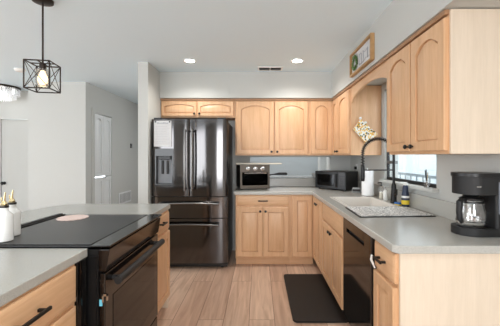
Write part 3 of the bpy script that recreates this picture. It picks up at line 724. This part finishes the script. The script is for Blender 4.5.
# grey lettering-like strokes
lt = MB()
def stroke(pts, r=0.0045): lt.tube([(-0.014, y, z) for y, z in pts], r, 6)
for y_, z_, h_ in ((0.04, 0.055, 0.10), (-0.01, 0.06, 0.085), (-0.055, 0.055, 0.10), (-0.16, 0.06, 0.09)):
    stroke([(y_, z_), (y_, z_+h_)], 0.004)
stroke([(0.04, 0.15), (0.015, 0.158), (-0.01, 0.145)], 0.003); stroke([(0.04, 0.06), (-0.01, 0.055), (-0.055, 0.06)], 0.003)
stroke([(-0.055, 0.15), (-0.09, 0.13), (-0.16, 0.145)], 0.002); stroke([(-0.08, 0.06), (-0.12, 0.075), (-0.16, 0.06), (-0.20, 0.068)], 0.002)
lt.build('lettering', 'ink', pf)

# coffee maker
def dshape(x0, x1, hy, n=20):
    return [(x1, -hy), (x1, hy), (x0+hy, hy)]+[(x0+hy-hy*math.sin(PI*k/n), hy*math.cos(PI*k/n)) for k in range(1, n)]+[(x0+hy, -hy)]
cm = thing('coffee_maker', 'black drip coffee maker with glass carafe on the right counter', 'coffee maker', (1.162, 1.65, 0.9145), math.radians(3))
def rr(x0, x1, y0, y1, r, n=6):
    out = []
    for cx, cy_, a0 in ((x1-r, y1-r, 0), (x0+r, y1-r, PI/2), (x0+r, y0+r, PI), (x1-r, y0+r, 1.5*PI)):
        out += [(cx+r*math.cos(a0+PI/2*k/n), cy_+r*math.sin(a0+PI/2*k/n)) for k in range(n+1)]
    return out
MB().slab(dshape(-0.085, 0.12, 0.088), [], 'z', 0, 0.042).build('base', 'matte_black', cm, bevel=0.006, seg=3)
MB().lathe([(0.068, 0.0425), (0.068, 0.046)], (0.008, -0.004, 0)).build('hot_plate', 'steel_dark', cm)
MB().slab(rr(0.082, 0.12, -0.088, 0.088, 0.015), [], 'z', 0.0425, 0.2195).build('column', 'matte_black', cm, bevel=0.004)
MB().slab(dshape(-0.078, 0.12, 0.09), [], 'z', 0.22, 0.315).build('brew_head', 'matte_black', cm, bevel=0.006, seg=3)
MB().slab(dshape(-0.085, 0.122, 0.094), [], 'z', 0.3155, 0.335).build('lid', 'black_plastic', cm, bevel=0.006, seg=3)
MB().lathe([(0.03, 0.195), (0.045, 0.2195)], (0.008, -0.004, 0)).build('filter_cone', 'black_plastic', cm)
MB().box(0.090, 0.112, -0.0935, -0.0885, 0.12, 0.29).build('water_window', 'tank', cm, bevel=0.002)
MB().box(-0.03, -0.005, -0.092, -0.0902, 0.262, 0.268).build('badge', 'silver', cm)
gc = MB().lathe([(0.045, 0.0465), (0.064, 0.052), (0.071, 0.08), (0.070, 0.13), (0.058, 0.178), (0.056, 0.188), (0.054, 0.188), (0.056, 0.178), (0.068, 0.13), (0.069, 0.08), (0.062, 0.054), (0.03, 0.0485)], (0.008, -0.004, 0), seg=36).build('carafe', 'glass', cm)
MB().lathe([(0.0565, 0.186), (0.0575, 0.196), (0.04, 0.203), (0.01, 0.204)], (0.008, -0.004, 0)).build('carafe_lid', 'black_plastic', gc)
MB().lathe([(0.0595, 0.170), (0.0585, 0.182)], (0.008, -0.004, 0), cap=False).build('carafe_band', 'black_plastic', gc)
MB().lathe([(0.070, 0.060), (0.0725, 0.072)], (0.008, -0.004, 0), cap=False).build('carafe_ring', 'silver', gc)
hp = [(-0.040, -0.022, 0.186), (-0.068, -0.034, 0.190), (-0.084, -0.040, 0.180), (-0.089, -0.043, 0.13), (-0.084, -0.041, 0.09), (-0.066, -0.034, 0.07)]
MB().tube(hp, [0.012, 0.014, 0.016, 0.015, 0.014, 0.010], 10).build('carafe_handle', 'matte_black', gc)

# floor mat
fm = MB().slab(rr(0.28, 0.735, 2.40, 3.36, 0.04), [], 'z', 0.0005, 0.018).build('floor_mat', 'rubber', bevel=0.008, seg=3)
tag(fm, 'black cushioned kitchen mat on the wood floor before the sink', 'mat')

# ------------------------------------------------------------ ceiling things
for i, (x, y) in enumerate(((-0.79, 3.44), (0.445, 3.44))):
    dl = thing('recessed_light', 'round recessed ceiling light, %s of the two' % ('left' if i == 0 else 'right'), 'ceiling light', (x, y, CEIL), group='recessed ceiling lights')
    MB().lathe([(0.075, -0.001), (0.075, -0.006), (0.055, -0.004), (0.055, -0.001)], cap=False).build('trim_ring', 'white_plastic', dl)
    MB().lathe([(0.056, -0.001), (0.056, -0.004)]).build('lens', 'downlight', dl)
cv = thing('ceiling_vent', 'rectangular grey louvred vent in the ceiling between the two recessed lights', 'vent', (0.145, 3.73, CEIL))
MB().slab(rect(-0.155, 0.155, -0.075, 0.075), [rect(-0.135, -0.006, -0.055, 0.055), rect(0.006, 0.135, -0.055, 0.055)], 'z', -0.012, -0.001).build('frame', 'white_plastic', cv, bevel=0.002)
MB().box(-0.14, 0.14, -0.06, 0.06, -0.003, -0.0008).build('shade_plate', 'vent_shade', cv)  # thin plate, shade of the vent opening put into its colour
lv = MB()
for k in range(6):
    for a, b in ((-0.135, -0.006), (0.006, 0.135)):
        y = -0.05+k*0.02; lv.loops([[(x, y, -0.011), (x, y+0.012, -0.004), (x, y+0.013, -0.005), (x, y+0.001, -0.012)] for x in (a, b)])
lv.build('louvres', 'grey_metal', cv)
sd = MB().lathe([(0.06, -0.001), (0.06, -0.02), (0.045, -0.034), (0.01, -0.036)]).build('smoke_detector', 'white_plastic', loc=(-3.0, 3.76, CEIL))
tag(sd, 'white round smoke detector on the ceiling behind the pendant', 'smoke detector')
# hall wall vent and switch
hv = thing('wall_vent', 'white louvred return-air vent low on the hall wall', 'vent', (-2.549, 5.70, 0.56))
MB().slab(rect(-0.26, 0.26, -0.11, 0.11), [rect(-0.235, 0.235, -0.085, 0.085)], 'x', 0, 0.012).build('frame', 'white_trim', hv)
MB().box(0.0005, 0.002, -0.235, 0.235, -0.085, 0.085).build('shade_plate', 'vent_shade', hv)  # flat plate coloured dark as the shade behind the louvres
lv = MB()
for k in range(9): lv.box(0.003, 0.010, -0.235+0.012+k*0.052, -0.235+0.036+k*0.052, -0.085, 0.085)
lv.build('louvres', 'white_trim', hv)
sw = thing('thermostat', 'small grey thermostat on the hall wall right of the closet door', 'thermostat', (-2.549, 5.96, 1.55))
MB().box(0, 0.02, -0.03, 0.03, -0.045, 0.045).build('case', 'grey_metal', sw, bevel=0.004)
MB().box(0.0201, 0.022, -0.02, 0.02, 0.0, 0.03).build('display', 'black_plastic', sw)

# pendant
S = 0.078; SH = 0.094
pl = thing('pendant_lamp', 'black cage pendant lamp hanging over the peninsula', 'pendant lamp', (-1.515, 2.10, 1.897))
MB().lathe([(0.065, CEIL-1.897-0.001), (0.065, CEIL-1.897-0.018), (0.05, CEIL-1.897-0.025), (0.01, CEIL-1.897-0.028)]).build('canopy', 'bronze', pl)
MB().tube([(0, 0, SH), (0, 0, CEIL-1.897-0.02)], 0.006, 10).build('rod', 'bronze', pl)
cg = MB(); Q = Matrix.Rotation(math.radians(10), 4, 'Z')
cs = [Q @ Vector((sx*S, sy*S, 0)) for sx, sy in ((-1, -1), (1, -1), (1, 1), (-1, 1))]
for k in range(4):
    a, b = cs[k], cs[(k+1) % 4]
    for z in (-SH, SH): cg.tube([a+Vector((0, 0, z)), b+Vector((0, 0, z))], 0.0045, 6)
    cg.tube([a+Vector((0, 0, -SH)), a+Vector((0, 0, SH))], 0.0045, 6)
    cg.tube([a+Vector((0, 0, -SH)), b+Vector((0, 0, SH))], 0.0022, 6); cg.tube([a+Vector((0, 0, SH)), b+Vector((0, 0, -SH))], 0.0022, 6)
for k in (0, 1): cg.tube([(cs[k]+cs[(k+1) % 4])/2+Vector((0, 0, SH)), (cs[(k+2) % 4]+cs[(k+3) % 4])/2+Vector((0, 0, SH))], 0.004, 6)
cg.build('cage', 'bronze', pl)
MB().lathe([(0.020, SH), (0.022, SH-0.04), (0.018, SH-0.05)]).build('socket', 'bronze', pl)
MB().lathe([(0.045, 0.05), (0.047, -0.07), (0.045, -0.07), (0.043, 0.05)], cap=False).build('glass_shade', 'shade_glass', pl)
MB().lathe([(0.012, SH-0.051), (0.016, 0.03), (0.030, -0.005), (0.030, -0.03), (0.018, -0.05), (0.005, -0.055)]).build('bulb', 'bulb', pl)
# chandelier at far left
ch = thing('chandelier', 'round crystal flush ceiling fixture at the far left', 'chandelier', (-4.05, 4.70, 0))
MB().lathe([(0.245, CEIL-0.001), (0.25, CEIL-0.004), (0.25, CEIL-0.028), (0.24, CEIL-0.03), (0.02, CEIL-0.022)]).build('ring', 'bronze', ch)
cf = MB()
for ring_r, n, zb in ((0.235, 52, 2.30), (0.19, 42, 2.26), (0.13, 28, 2.24), (0.07, 14, 2.23)):
    for k in range(n):
        a = 2*PI*k/n; x, y = ring_r*math.cos(a), ring_r*math.sin(a); z = CEIL-0.032
        while z > zb: cf.lathe([(0.002, z), (0.010, z-0.012), (0.002, z-0.025)], (x, y, 0), seg=4); z -= 0.027
o = cf.build('crystal_drops', 'crystal', ch); o['kind'] = 'stuff'
for k in range(4):
    a = 2*PI*k/4+0.4; MB().lathe([(0.008, 2.40), (0.018, 2.36), (0.006, 2.33)], (0.16*math.cos(a), 0.16*math.sin(a), 0), seg=12).build('bulb', 'downlight', ch)

d = bpy.data.lights.new('chandelier_lamp', 'POINT'); d.energy = 1.5; d.shadow_soft_size = 0.05; d.color = (1, 0.97, 0.93)
o = bpy.data.objects.new('chandelier_lamp', d); C.objects.link(o); o.location = (-4.05, 4.70, 2.33)
